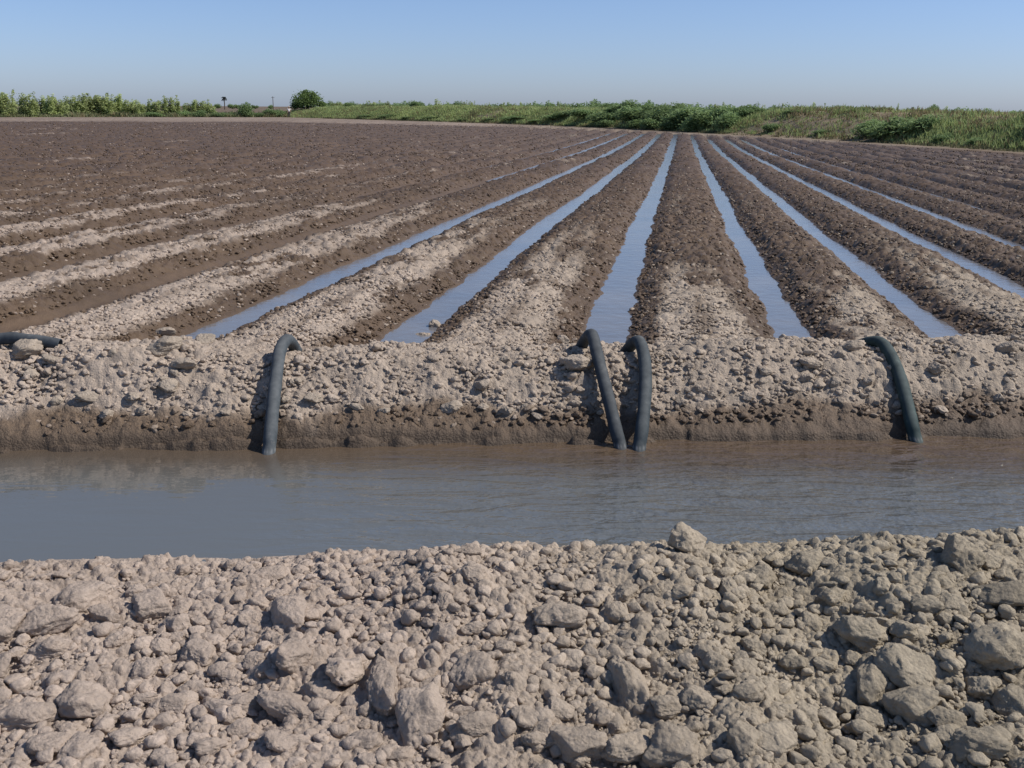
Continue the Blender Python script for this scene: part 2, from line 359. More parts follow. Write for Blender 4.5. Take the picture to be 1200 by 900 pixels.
# ------------------------------------------------------------------ water
def ditch_water():
    xs = np.linspace(-60, 60, 241); ts = np.linspace(-1.6, .12, 12)
    X, T = np.meshgrid(xs, ts); V = np.stack([X.ravel(), (T+DB*X).ravel(), np.zeros(X.size)], 1)
    n = 241; i = np.arange(11)[:, None]*n; j = np.arange(240)[None]
    Fq = np.stack([i+j, i+j+1, i+n+j+1, i+n+j], -1).reshape(-1, 4)
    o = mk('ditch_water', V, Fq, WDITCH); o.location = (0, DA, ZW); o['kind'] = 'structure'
ditch_water()
WST = [6.4, 6.2, 6.2, 6.2, 7.5, 6.5, 6.5]
def furrow_water(u0, v0, v1, w=.62, dz=0.):
    vs = np.concatenate([np.arange(v0, 30, .5), np.arange(30, v1, 2.0)]); V = []
    for v in vs:
        for e in (-w/2, w/2):
            x, y = xy(u0+e, v); V.append((x, y, float(drop(np.array(u0), np.array(v)))+dz+.022*float(sst(15, 60, v))))
    n = len(vs); Fq = [(2*i, 2*i+1, 2*i+3, 2*i+2) for i in range(n-1)]
    o = mk('furrow_water', V, Fq, WFUR); o['kind'] = 'structure'
for q, u0 in enumerate(FUR_W):
    furrow_water(u0, WST[q], 96 if q < 4 else 80, dz=[.0, .004, .006, .004, .004, .012, .02][q])
i0 = FUR.index(FUR_W[0])
furrow_water(FUR[i0-1], 26, 96, dz=-.006); furrow_water(FUR[i0-2], 55, 96, dz=-.008)
furrow_water(FUR[i0+7], 20, 62, dz=.01)

# ------------------------------------------------------------------ clods
def ico(sub):
    bm = bmesh.new(); bmesh.ops.create_icosphere(bm, subdivisions=sub, radius=1)
    V = np.array([v.co[:] for v in bm.verts]); Fc = np.array([[v.index for v in f.verts] for f in bm.faces]); bm.free(); return V, Fc
ICO = {s: ico(s) for s in (1, 2, 3, 4, 5)}
def n3(P, s):      # cheap 3-D noise from three 2-D slices
    return (vn(P[:, 0]+7, P[:, 1]+P[:, 2]*.7, s)+vn(P[:, 1]-5, P[:, 2]+P[:, 0]*.6, s+1)+vn(P[:, 2]+3, P[:, 0]-P[:, 1]*.65, s+2))*(2/3)-1
def clod_shape(seed, sub, rough=1.):
    rg = np.random.default_rng(seed); D, Fc = ICO[sub]; k = rg.integers(7, 12); k2 = 26
    n = rg.normal(size=(k+k2, 3)); n /= np.linalg.norm(n, axis=1)[:, None]; dist = np.concatenate([rg.uniform(.55, .9, k), rg.uniform(.84, 1.04, k2)])
    st = np.array([1, rg.uniform(.7, 1), rg.uniform(.6, .9)]); off = rg.normal(size=3)*.08
    c = np.clip(D@n.T, .04, None); rad = (dist+n@off)[None]/c
    p = 34.0; rr = (np.sum(rad**-p, 1)+1.12**-p)**(-1/p)
    rr = rr*(1+.13*rough*n3(D*1.9, seed*7)+.09*rough*n3(D*4.5, seed*7+3))
    if sub >= 4:
        e = rg.normal(size=(70, 3)); e /= np.linalg.norm(e, axis=1)[:, None]; q = np.argsort(-(D@e.T+.0*rr[:, None]), 1)[:, :2]
        w_ = np.take_along_axis(D@e.T, q, 1); gap = w_[:, 0]-w_[:, 1]; lv = rg.uniform(-.05, .05, 70)[q[:, 0]]
        rr = rr*(1+rough*(lv*np.clip(gap/.03, 0, 1)-.018*(1-np.clip(gap/.02, 0, 1))))
        rr = rr*(1+.05*rough*n3(D*13, seed*7+6)+.05*rough*n3(D*29, seed*7+9)+.02*rough*n3(D*55, seed*7+12))
    return D*rr[:, None]*st, Fc
CS = {1: [clod_shape(300+i, 1) for i in range(24)], 2: [clod_shape(100+i, 2) for i in range(24)], 3: [clod_shape(200+i, 3, 1.9) for i in range(24)]}
def rots(n, rg):
    q = rg.normal(size=(n, 4)); q /= np.linalg.norm(q, axis=1)[:, None]; w, x, y, z = q.T
    return np.stack([np.stack([1-2*(y*y+z*z), 2*(x*y-z*w), 2*(x*z+y*w)], 1), np.stack([2*(x*y+z*w), 1-2*(x*x+z*z), 2*(y*z-x*w)], 1), np.stack([2*(x*z-y*w), 2*(y*z+x*w), 1-2*(x*x+y*y)], 1)], 1)
def clod_stuff(name, label, x, y, rad, sub, sink=.25, drycut=None, force=None):
    rg = np.random.default_rng(len(x)); n = len(x)
    z, dry, amp, t, s, u, v = land(x, y, False)
    if drycut == 'field':
        keep = (amp > .45) & (s < -3); x, y, rad, z, dry, t, s, u, v = [a[keep] for a in (x, y, rad, z, dry, t, s, u, v)]; n = len(x)
        rr_ = np.hypot(x, y); dry = np.where(rg.random(n) < .10*sst(60, 10, rr_)+.04+.5*dry, np.maximum(dry, .5+.45*rg.random(n)), dry)
    if drycut == 'far':
        keep = (z > ZW+.03) & (rg.random(n) < .55+sst(.03, .12, z-ZW)); x, y, rad, z, dry, t, s, u, v = [a[keep] for a in (x, y, rad, z, dry, t, s, u, v)]; n = len(x)
        dry = np.where(rg.random(n) < .15, np.minimum(1, dry+.5), dry)
    col1 = soilcol(x, y, z, dry, t, s, u, v, n=rg.uniform(.98, 1.2, n))
    z = z+rad*(.42-sink)+.012*sst(.01, .04, rad)
    Rm = rots(n, rg); sel = rg.integers(0, 24, n); Vs, Fs, Cs = [], [], []; off = 0
    for k in range(24):
        id_ = np.nonzero(sel == k)[0]
        if not len(id_): continue
        B, Fc = CS[sub][k]
        P = np.einsum('nij,vj->nvi', Rm[id_], B)*rad[id_, None, None]
        P[..., 2] *= .72
        P += np.stack([x[id_], y[id_], z[id_]], 1)[:, None, :]
        m = len(id_); nv = len(B)
        Vs.append(P.reshape(-1, 3)); Fs.append((Fc[None]+np.arange(m)[:, None, None]*nv+off).reshape(-1, 3)); Cs.append(np.repeat(col1[id_], nv, 0)); off += m*nv
    o = mk(name, np.concatenate(Vs), np.concatenate(Fs), SOIL, np.concatenate(Cs), smooth=(sub > 2)); tag(o, label, 'clods', kind='stuff')
def powr(n, a, b, p=2.4):        # power-law sizes
    u_ = RNG.random(n); return (a**(1-p)+u_*(b**(1-p)-a**(1-p)))**(1/(1-p))
def nearbank(n): 
    x = RNG.uniform(-3.2, 3.2, n); t = RNG.uniform(-3.1, -1.2, n); return x, t+DA+DB*x
x, y = nearbank(50000); cl = vn(x*2.1, y*2.1, 900); k = RNG.random(len(x)) < .3+1.2*cl; clod_stuff('soil_crumbs', 'small dry soil crumbs covering the bank on the near side of the ditch', x[k], y[k], powr(k.sum(), .004, .012, 2.2), 2)
x, y = nearbank(16000); k = RNG.random(len(x)) < .3+1.1*vn(x*2.6, y*2.6, 905); clod_stuff('soil_lumps', 'fist sized and smaller dry soil lumps between the big clods nearest the camera', x[k], y[k], powr(k.sum(), .010, .033, 2.5), 3)
def farbank(n, w=6.3):
    x = RNG.uniform(-w, w, n); t = RNG.uniform(.08, 2.4, n)**1.0; return x, t+DA+DB*x
x, y = farbank(62000); clod_stuff('bank_crumbs', 'pale dry soil crumbs piled along the bank on the far side of the ditch', x, y, powr(len(x), .009, .024, 2.2), 2, drycut='far')
x, y = farbank(4500); k = RNG.random(len(x)) < .2+1.2*vn(x*1.9, y*1.9, 915); clod_stuff('bank_lumps', 'pale dry soil lumps lying among the crumbs of the far ditch bank', x[k], y[k], powr(k.sum(), .016, .034, 3), 3, drycut='far')
def fieldpts(n, r0, r1):
    a_ = RNG.uniform(-.62, .62, n); r_ = r0*(r1/r0)**RNG.random(n); return np.sin(a_)*r_, np.cos(a_)*r_
x, y = fieldpts(62000, 6, 14); r_ = np.hypot(x, y); clod_stuff('field_clods', 'brown and pale clods scattered over the raised crop beds', x, y, powr(len(x), .010, .026, 2.3)*(.75+r_*.045), 2, drycut='field')
x, y = fieldpts(90000, 13, 45); r_ = np.hypot(x, y); clod_stuff('middle_field_clods', 'rough brown clods with pale flecks on the beds in the middle of the field', x, y, powr(len(x), .014, .032, 2.3)*(.8+r_*.025), 1, drycut='field')
x, y = fieldpts(30000, 40, 130); r_ = np.hypot(x, y); clod_stuff('distant_field_clods', 'specks of clods on the beds toward the far end of the field', x, y, powr(len(x), .03, .06, 2.3)*(.8+r_*.010), 1, drycut='field')

# individual clods ------------------------------------------------------
NV = 22; BIG = []
for i in range(NV):
    Vv, Fc = clod_shape(500+i, 5, 1.1); c = np.tile(np.array([*DRY*(.92+.1*random.random()), 1.]), (len(Vv), 1)); BIG.append(mk('soil_clod', Vv, Fc, SOIL, c, link=False))
def clod_at(px, py, wpx, hpx, rot=None, variant=None, label=None, group='dry clods on the near ditch bank', unique=False, lift=0., dark=1.):
    p, tt = hit(px, py); d = tt*math.hypot(*ray(px, py)); rad = wpx/F*d*.5*1.08; asp = hpx/wpx
    if unique:
        sd = int(px*7+py*13); Vv, Fc = clod_shape(sd, 5, 1.2)
        c = np.tile(np.array([*DRY*dark*(.94+.1*random.random()), 1.]), (len(Vv), 1))
        me = mk('soil_clod', Vv, Fc, SOIL, c, link=False)
    else: me = BIG[random.randrange(NV) if variant is None else variant]
    o = bpy.data.objects.new('soil_clod', me); COL.objects.link(o)
    ry = rad*min(3.4, max(.8, asp*(1.25 if asp < 1.35 else 1.55)))
    o.scale = (rad, ry, (rad+ry)*.5*(.85 if max(asp, 1/asp) < 1.4 else .7))
    o.rotation_euler = (random.uniform(-.3, .3)+.2, random.uniform(-.3, .3), R(rot) if rot is not None else random.uniform(-.5, .5)+(math.pi if random.random() < .5 else 0))
    o.location = (p[0], p[1]-rad*.1, p[2]+rad*.22+lift)
    if (px, py) == (20, 402): o.location = onY(30, 408, 4.73); o.scale = [a*.6 for a in o.scale]
    if py > 600:
        f = min(1, max(0, (1.0-p[0])/1.6)); f = f*f*(3-2*f); j = random.uniform(.97, 1.1); o.color = ((.86+.17*f)*j, (.88+.12*f)*j, (.83+.20*f)*j, 1)
    tag(o, label or 'pale dry soil clod sitting among smaller lumps on the near ditch bank', 'clod', group); return o
NAMED = [
 (803, 632, 44, 44, 'rough clod poking above the near bank crest against the ditch water, right of the middle'),
 (1124, 662, 48, 58, 'large upright clod with a shaded left side on the near crest, right'),
 (1172, 700, 66, 42, 'dark low boulder-like clod below the crest at the right edge of the near bank'),
 (1160, 662, 34, 30, 'smooth rounded clod wedged right of the large upright clod'),
 (950, 666, 46, 44, 'blocky clod casting a dark shadow to its left just under the right crest'),
 (1014, 748, 58, 46, 'squarish clod with dark shaded base in the middle of the right bank slope'),
 (1066, 790, 64, 50, 'flat slab-like clod tilted down to the left on the right bank slope'),
 (1172, 768, 64, 60, 'broad crumbly clod mound near the right edge of the picture'),
 (736, 815, 48, 118, 'long narrow clod with a black shadow along its left side, bottom centre'),
 (660, 729, 66, 36, 'wide flat-topped clod with a dark undercut on the centre of the near bank'),
 (452, 812, 48, 84, 'tall lumpy clod leaning left of the bottom centre'),
 (488, 846, 60, 72, 'large lumpy clod standing right against the tall leaning one, bottom left of centre'),
 (405, 790, 44, 64, 'upright rough clod with a hollow at its left, left of the bottom centre'),
 (237, 771, 46, 42, 'rounded clod with a crescent shadow below left, in the left bank'),
 (104, 832, 56, 48, 'big smooth flat-faced clod near the lower left corner'),
 (30, 846, 60, 38, 'wide low clod at the bottom left edge of the picture'),
 (56, 735, 56, 38, 'broad pale clod near the left edge, highest of the large ones there'),
 (342, 773, 44, 50, 'angular pale clod with a dark gap at its lower left, left centre'),
 (182, 715, 46, 38, 'pair-like split clod under the left crest'),
 (670, 877, 76, 50, 'big rough clod cut by the bottom edge of the picture, centre right'),
 (555, 792, 48, 48, 'heart-shaped flat clod in the lower middle of the near bank'),
 (1142, 876, 60, 44, 'large rounded clod in the bottom right corner'),
 (497, 637, 14, 13, 'small round clod perched on top of the near bank crest left of the middle'),
 (312, 787, 20, 20, 'small bright round clod left of the angular pale clod'),
 (522, 706, 18, 22, 'small bright wedge-shaped clod under the crest in the middle'),
 (12, 735, 46, 56, 'pale rounded clod cut off by the left edge of the picture')]
for px, py, w, h, lb in NAMED:
    clod_at(px, py, w, h, unique=w > 30, label=lb, group=None, rot=(18 if (px, py) == (736, 815) else None), lift=.012 if py < 645 else 0, dark=.8 if (px, py) == (1172, 700) else 1)
for px, py, w, h in [(65, 762, 38, 28), (98, 707, 58, 44), (127, 728, 38, 24), (140, 752, 26, 22), (207, 739, 28, 28), (158, 868, 42, 28), (95, 884, 38, 36), (340, 725, 42, 44), (290, 828, 46, 28), (342, 832, 62, 34), (280, 858, 26, 28), (298, 728, 30, 34),
                     (318, 672, 34, 22), (384, 661, 26, 18), (380, 815, 46, 40), (457, 768, 30, 30), (557, 854, 46, 34), (723, 723, 32, 28), (733, 697, 34, 32), (590, 763, 32, 22), (655, 835, 34, 24), (635, 860, 24, 28), (730, 885, 66, 50), (785, 880, 60, 48),
                     (787, 835, 46, 34), (488, 696, 22, 18), (516, 679, 20, 18), (557, 676, 36, 28), (430, 652, 24, 16), (548, 651, 40, 22), (622, 656, 22, 16), (855, 690, 30, 42), (888, 680, 40, 44), (978, 706, 34, 38), (990, 717, 22, 20), (870, 868, 42, 40), (905, 872, 46, 42),
                     (1018, 812, 44, 48), (1065, 830, 52, 38), (1186, 830, 48, 40), (1060, 745, 32, 32), (883, 764, 24, 22), (817, 825, 40, 34), (1110, 710, 26, 26), (1085, 712, 34, 24), (940, 840, 34, 30), (1110, 850, 34, 28), (1150, 812, 34, 30), (1035, 690, 26, 22), (600, 800, 30, 26),
                     (615, 845, 30, 24), (520, 745, 30, 26), (250, 700, 26, 20), (215, 680, 22, 16), (170, 790, 30, 24), (200, 830, 34, 28), (60, 880, 40, 34), (250, 880, 34, 28), (330, 875, 34, 30), (430, 875, 40, 36), (560, 740, 26, 22), (840, 780, 30, 26), (930, 780, 28, 22), (690, 780, 26, 22), (0, 790, 34, 28)]:
    clod_at(px, py, w*1.05, h*1.05)
rg = random.Random(31)
for i in range(125):
    px = rg.uniform(-60, 1260); py = rg.uniform(672, 910); s_ = (rg.uniform(11, 24)+(py-650)*.035)
    clod_at(px, py, s_*rg.uniform(.9, 1.25), s_*rg.uniform(.7, 1.05))
FB = 'pale dry soil clod lying on the far ditch bank above the water'
for px, py, w, h, lb in [(528, 483, 26, 16, 'pale angular clod low on the far bank above the wet mud, centre'), (564, 455, 18, 18, 'upright pale clod halfway up the far bank, left of the paired hoses'), (452, 484, 16, 12, None), (630, 490, 14, 10, None), (198, 455, 22, 26, None), (158, 468, 18, 16, None),
                     (20, 402, 46, 30, 'flat dry clod pinning down the dark hose at the left edge'), (192, 393, 26, 18, 'rounded clod at the back of the far bank beside the left furrow water'), (198, 408, 40, 18, None), (243, 403, 20, 22, 'upright clod at the near end of the left furrow water'), (213, 432, 34, 24, None), (678, 430, 36, 34, 'cracked clod block left of the paired hoses on the far bank'), (660, 402, 16, 14, None), (494, 398, 22, 16, None), (510, 385, 16, 14, None),
                     (1000, 408, 24, 20, None), (950, 428, 26, 18, None), (896, 436, 16, 14, None), (1095, 435, 20, 18, None), (958, 452, 14, 13, None), (978, 450, 14, 13, None), (1016, 450, 14, 14, None), (103, 470, 30, 18, None), (60, 425, 20, 12, None), (126, 490, 16, 14, None), (220, 487, 12, 10, None), (264, 487, 12, 9, None), (335, 470, 12, 14, None), (704, 485, 9, 9, None), (1170, 470, 14, 12, None), (368, 470, 20, 14, None), (820, 400, 22, 12, None), (1180, 410, 24, 16, None)]:
    clod_at(px, py, w, h, label=lb or FB, group=None if lb else 'dry clods on the far ditch bank', unique=False, lift=.03 if (px, py) == (20, 402) else 0.004)
for i in range(40):
    px = rg.uniform(-30, 1230); py = rg.uniform(415, 486); s_ = rg.uniform(8, 15)
    clod_at(px, py, s_*1.1, s_*.85, label=FB, group='dry clods on the far ditch bank', lift=.006)

# ------------------------------------------------------------------ siphon hoses
def spline(P, n=14):
    P = [np.array(p, float) for p in P]; P = [2*P[0]-P[1]]+P+[2*P[-1]-P[-2]]; out = []
    for i in range(1, len(P)-2):
        for k in range(n):
            t = k/n; a, b, c, d = P[i-1], P[i], P[i+1], P[i+2]
            out.append(.5*((2*b)+(-a+c)*t+(2*a-5*b+4*c-d)*t*t+(-a+3*b-3*c+d)*t**3))
    out.append(P[-2]); return np.array(out)
def hose(P, rad, label, tint=(1, 1, 1), rim=None):
    C = spline(P); n = len(C); T = np.gradient(C, axis=0); T /= np.linalg.norm(T, axis=1)[:, None]; seg = 28
    up = np.array([1., 0, 0]); rings = []
    for i in range(n):
        up = up-T[i]*(up@T[i]); up /= np.linalg.norm(up); sd = np.cross(T[i], up)
        rr = rad*(1+.012*math.sin(i*.9)+.02*math.sin(i*.31+1))
        rings.append((C[i], up.copy(), sd, rr))
    V = []; col = []
    def ring(c, u_, s_, r_):
        for k in range(seg):
            a = 2*math.pi*k/seg; V.append(c+(u_*math.cos(a)+s_*math.sin(a)*.96)*r_)
            m = 0.
            if rim is not None: m = float(max(0, 1-abs(V[-1][2]-rim-.012)/.012))*(.75*((k*37 % 11)/11)**2)
            col.append((*tint, m))
    for c, u_, s_, r_ in rings: ring(c, u_, s_, r_)
    for c, u_, s_, r_ in reversed(rings): ring(c, u_, s_, r_*.86)
    m = 2*n; Fq = []
    for i in range(m):
        a = i*seg; b = ((i+1) % m)*seg
        for k in range(seg):
            k2 = (k+1) % seg; Fq.append((a+k, b+k, b+k2, a+k2))
    Fq = np.array(Fq)[:, ::-1]
    o = mk('siphon_hose', V, Fq, HOSE, np.array(col)); tag(o, label, 'hose', 'siphon hoses over the far ditch bank'); return o
def siphon(bot, pts, top, tail, label, rad=.041, tint=(1, 1, 1), back=1.0):
    W = onZ(bot[0], bot[1], ZW); P = [W+np.array([tail, -.16, -.17]), W+np.array([tail*.5, -.075, -.08]), W]
    Y1 = back and 4.86+DB*W[0]
    for px, py in pts:
        f = (bot[1]-py)/(bot[1]-top[1]); P.append(onY(px, py, W[1]+(Y1-W[1])*f**1.36))
    q = onY(top[0], top[1], Y1+.02); P.append(q)
    dx = top[2]
    P += [q+np.array([dx*.45, .10, -.035]), q+np.array([dx, .24, -.13]), q+np.array([dx*1.5, .6, -.28]), q+np.array([dx*1.9, 1.15, -.46])]
    return hose(P, rad, label, tint, rim=ZW)
siphon((315, 530), [(317, 508), (320, 475), (324, 440), (328, 412)], (335, 399, .01), 0., 'grey black siphon hose leaning straight up the far bank, left of the middle', rad=.030, tint=(1.7, 1.65, 1.6))
siphon((727, 524), [(722, 505), (715, 475), (706, 440), (699, 412)], (694, 393, -.045), .01, 'dark siphon hose bent like a hook, left one of the pair in the middle', rad=.030)
siphon((749, 526), [(752, 505), (755, 475), (756.5, 445), (755, 420)], (749.5, 401, -.055), -.01, 'slightly shorter dark siphon hose, right one of the pair in the middle', rad=.031, tint=(.95, 1.05, 1.05))
siphon((1073, 516), [(1068, 495), (1061, 465), (1052, 435), (1041, 412)], (1030, 401, -.12), .03, 'dark green siphon hose arching over the far bank on the right', rad=.031, tint=(.62, 1.0, .86))
pl = [(-70, 412), (-30, 404), (0, 401), (18, 400), (34, 402), (52, 404), (72, 408)]
hose([onY(px, py, 4.80+.0*i)+np.array([0, -.01, .018])+np.array([0, 0, 0.]) for i, (px, py) in enumerate(pl)], .030, 'dark hose lying along the bank top at the left edge, half covered by clods', (1, 1.05, 1.15))

# ------------------------------------------------------------------ vegetation
def leafquads(C, size, rg, tilt=.6, asp=1.7):
    n = len(C); d = rg.normal(size=(n, 3)); d[:, 2] = d[:, 2]*tilt+.3; d /= np.linalg.norm(d, axis=1)[:, None]
    e = np.cross(d, rg.normal(size=(n, 3))); e /= np.linalg.norm(e, axis=1)[:, None]
    a = d*(size*asp*.5)[:, None]; b = e*(size*.5)[:, None]
    V = np.stack([C-a, C+b*.9, C+a, C-b*.9], 1).reshape(-1, 3); Fq = np.arange(n*4).reshape(-1, 4); return V, Fq
def crown_mesh(seed, blobs, n, leaf, c0, c1, wisp=0.):
    rg = np.random.default_rng(seed); w = np.array([b[3]*b[4]*b[5] for b in blobs])**.66; k = rg.choice(len(blobs), n, p=w/w.sum()); B = np.array(blobs)[k]
    d = rg.normal(size=(n, 3)); d /= np.linalg.norm(d, axis=1)[:, None]; rr = rg.random(n)**.42
    lump = 1+.22*n3(d*2.3+B[:, :3]*3, seed)+.12*n3(d*6+B[:, :3], seed+9)
    P = B[:, :3]+d*B[:, 3:6]*(rr*lump*(1+wisp*rg.random(n)**4))[:, None]; P[:, 2] = np.abs(P[:, 2])
    sz = leaf*rg.uniform(.6, 1.4, n); V, Fq = leafquads(P, sz, rg)
    tone = np.clip(.25+.55*rr*(.5+.5*d[:, 2])+.35*rg.random(n)+.25*n3(P*2.5, seed+33), 0, 1)[:, None]  # crown shading put into leaf colour: darker inside and below, lighter on top
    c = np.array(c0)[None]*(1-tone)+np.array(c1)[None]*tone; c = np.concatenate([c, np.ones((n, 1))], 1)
    return V, Fq, np.repeat(c, 4, 0)
def tubemesh(paths, sides=6):
    V, Fq = [], []
    for P, r0, r1 in paths:
        P = np.array(P, float); n = len(P); o = len(V)
        for i in range(n):
            T = P[min(i+1, n-1)]-P[max(i-1, 0)]; T = T/np.linalg.norm(T); a = np.cross(T, [.3, .9, .1]); a /= np.linalg.norm(a); b = np.cross(T, a); r = r0+(r1-r0)*i/(n-1)
            for k in range(sides):
                an = 2*math.pi*k/sides; V.append(P[i]+(a*math.cos(an)+b*math.sin(an))*r)
        for i in range(n-1):
            for k in range(sides): Fq.append((o+i*sides+k, o+i*sides+(k+1) % sides, o+(i+1)*sides+(k+1) % sides, o+(i+1)*sides+k))
    return np.array(V), np.array(Fq)
def stems(seed, k, h, sp, r):
    rg = np.random.default_rng(seed); out = []
    for i in range(k):
        a = rg.random()*6.28; e = np.array([math.cos(a)*sp*rg.random(), math.sin(a)*sp*rg.random(), h*rg.uniform(.7, 1)])
        out.append(([(.04*math.cos(a), .04*math.sin(a), -.1), e*.4+np.array([0, 0, .1*h]), e*.75, e], r, r*.3))
    return tubemesh(out)
G0, G1 = (.09, .14, .06), (.25, .34, .14)
Y0, Y1_ = (.22, .26, .11), (.44, .50, .20)
SHR = []   # unit-size (about 1 m tall) shrubs: (crown mesh, stem mesh)
for i in range(6):
    rg_ = np.random.default_rng(40+i)
    bl = [(rg_.uniform(-.35, .35), rg_.uniform(-.35, .35), rg_.uniform(.3, .62), rg_.uniform(.22, .42), rg_.uniform(.22, .42), rg_.uniform(.2, .36)) for _ in range(7)]+[(0, 0, .32, .5, .5, .32)]
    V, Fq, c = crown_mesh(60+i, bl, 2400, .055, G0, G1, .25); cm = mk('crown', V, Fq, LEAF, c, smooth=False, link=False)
    V, Fq = stems(60+i, 6, .6, .35, .025); sm = mk('stem', V, Fq, BARK, link=False); SHR.append((cm, sm))
SAP = []
for i in range(6):
    rg_ = np.random.default_rng(80+i); bl = []
    for _ in range(9):
        hx = rg_.uniform(-.26, .26); top = rg_.uniform(.6, 1.0); lean = rg_.uniform(0, .12)
        for q in range(6):
            f = (q+.6)/6*top; bl.append((hx+lean*f*f*1.2, rg_.uniform(-.2, .2), f, .11*(1.15-f*.75), .11*(1.1-f*.6), .12))
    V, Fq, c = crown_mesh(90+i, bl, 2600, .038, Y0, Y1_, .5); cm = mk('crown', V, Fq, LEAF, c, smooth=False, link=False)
    V, Fq = stems(90+i, 8, .85, .25, .014); sm = mk('stem', V, Fq, BARK, link=False); SAP.append((cm, sm))
def plant(kind, lib, px, dist, hpx_top, wpx, label, cat, group=None, zb=None, sink=.05, base_px=None):
    """stand a plant at azimuth of column px and distance dist; its top reaches the row hpx_top"""
    az = pix_horizon(px); x = math.sin(az)*dist; y = math.cos(az)*dist; z = float(gz(x, y)[0]) if zb is None else zb
    d = ray(px, hpx_top); k = dist/math.hypot(d[0], d[1]); ztop = H+d[2]*k; h = max(.3, ztop-z+sink); w = wpx/F*dist*1.0/.95
    o = empty(kind, (x, y, z-sink), random.uniform(-.5, .5)); cm, sm = lib[random.randrange(len(lib))]
    for nm, me in (('crown', cm), ('stem', sm)):
        c = bpy.data.objects.new(nm, me); COL.objects.link(c); c.parent = o
    o.scale = (w, w*random.uniform(.8, 1.1), h); tag(o, label, cat, group); return o
# the row of saplings at the left edge of the field
for px, top, w in [(-60, 108, 40), (-30, 106, 36), (3, 105, 26), (14, 116, 18), (32, 108, 24), (48, 113, 22), (60, 111, 22), (70, 114, 22), (84, 112, 24), (97, 111, 24), (110, 109, 30), (122, 111, 24), (133, 111, 26), (146, 114, 24), (157, 118, 22), (168, 118, 20), (183, 116, 22), (199, 112, 22), (204, 120, 18), (222, 118, 20), (235, 117, 22), (246, 120, 16)]:
    plant('sapling', SAP, px, float(edge(pix_horizon(px)))+random.uniform(2, 9), top-1, w*1.4, 'feathery green willow like sapling in the thicket along the left field edge', 'sapling', 'saplings in the left thicket')
for px, top, w, lb in [(286, 119, 16, 'lone rounded green shrub at the far field edge right of the sapling thicket'), (321, 126, 20, 'low wide green shrub just left of the standing person'), (268, 131, 14, 'low tuft like shrub between the thicket and the lone rounded shrub'), (255, 130, 16, None), (212, 128, 16, None), (176, 130, 18, None), (232, 128, 14, None), (300, 131, 12, None)]:
    plant('shrub', SHR, px, float(edge(pix_horizon(px)))+random.uniform(1, 3), top, w*1.1, lb or 'low shrub at the foot of the left thicket by the bare headland', 'shrub', None if lb else 'low shrubs along the left field edge')
# dense bushes at the end of the wet rows
for i, (px, s_, top, w) in enumerate([(632, 3, 140, 26), (650, 4, 133, 30), (668, 6, 128, 30), (690, 5, 126, 34), (707, 3, 128, 36), (722, 7, 119, 30), (732, 8, 115, 26), (742, 4, 122, 38), (757, 5, 121, 34), (772, 3, 123, 36), (785, 7, 119, 34), (798, 3, 122, 40), (812, 5, 120, 38), (826, 3, 123, 40), (842, 5, 121, 34), (850, 3, 130, 30), (862, 7, 123, 30), (872, 9, 122, 28), (884, 10, 126, 30), (770, 1.5, 136, 26), (815, 1.5, 136, 32), (745, 1.5, 138, 26), (712, 1.5, 138, 24), (786, 1.3, 140, 26)]):
    plant('bush', SHR, px, float(edge(pix_horizon(px)))+s_, top, w*1.05, 'leafy dark green bush in the dense clump where the watered rows end', 'bush', 'bushes at the end of the watered rows')
for px, s_, top, w, lb in [(1045, 2.2, 134, 50, 'widest dark green bush on the grassy levee at the right'), (1018, 2.5, 139, 36, 'smaller dark bush at the left foot of the widest levee bush'), (1082, 4, 132, 38, 'green bush on the levee top just right of the widest bush'), (905, 3, 142, 22, None), (930, 9, 131, 24, None), (965, 2.5, 150, 22, None), (1110, 2, 155, 26, None), (1150, 2, 160, 24, None), (1185, 3, 160, 26, None), (1230, 6, 150, 50, None), (1300, 6, 150, 60, None), (600, 3, 134, 24, None), (612, 4, 138, 26, None), (575, 3, 138, 20, None), (480, 3, 137, 20, None), (505, 3, 136, 20, None), (430, 3, 134, 20, None), (455, 3, 133, 20, None), (545, 2.5, 139, 18, None)]:
    plant('bush', SHR, px, float(edge(pix_horizon(px)))+s_, top, w, lb or 'low green bush growing among the grass on the levee slope', 'bush', None if lb else 'bushes on the levee slope')
# weeds along the back of the levee that form the skyline
rg = random.Random(5); px = 384
TOPX = [380, 400, 450, 470, 540, 600, 690, 700, 760, 870, 960, 1000, 1080, 1130, 1200, 1350]; TOPY = [119, 119.5, 117, 119, 117, 119, 115.5, 119, 118, 120.5, 122, 122, 122.5, 126.5, 127.5, 130]
while px < 1330:
    plant('skyline_shrub', SHR if rg.random() < .75 else SAP, px, float(edge(pix_horizon(px)))+rg.uniform(14, 26), np.interp(px, TOPX, TOPY)+rg.uniform(-1.8, 2.8), rg.uniform(12, 26), 'small green shrub on the skyline behind the levee crest', 'shrub', 'shrubs along the levee skyline')
    px += rg.uniform(5, 11)
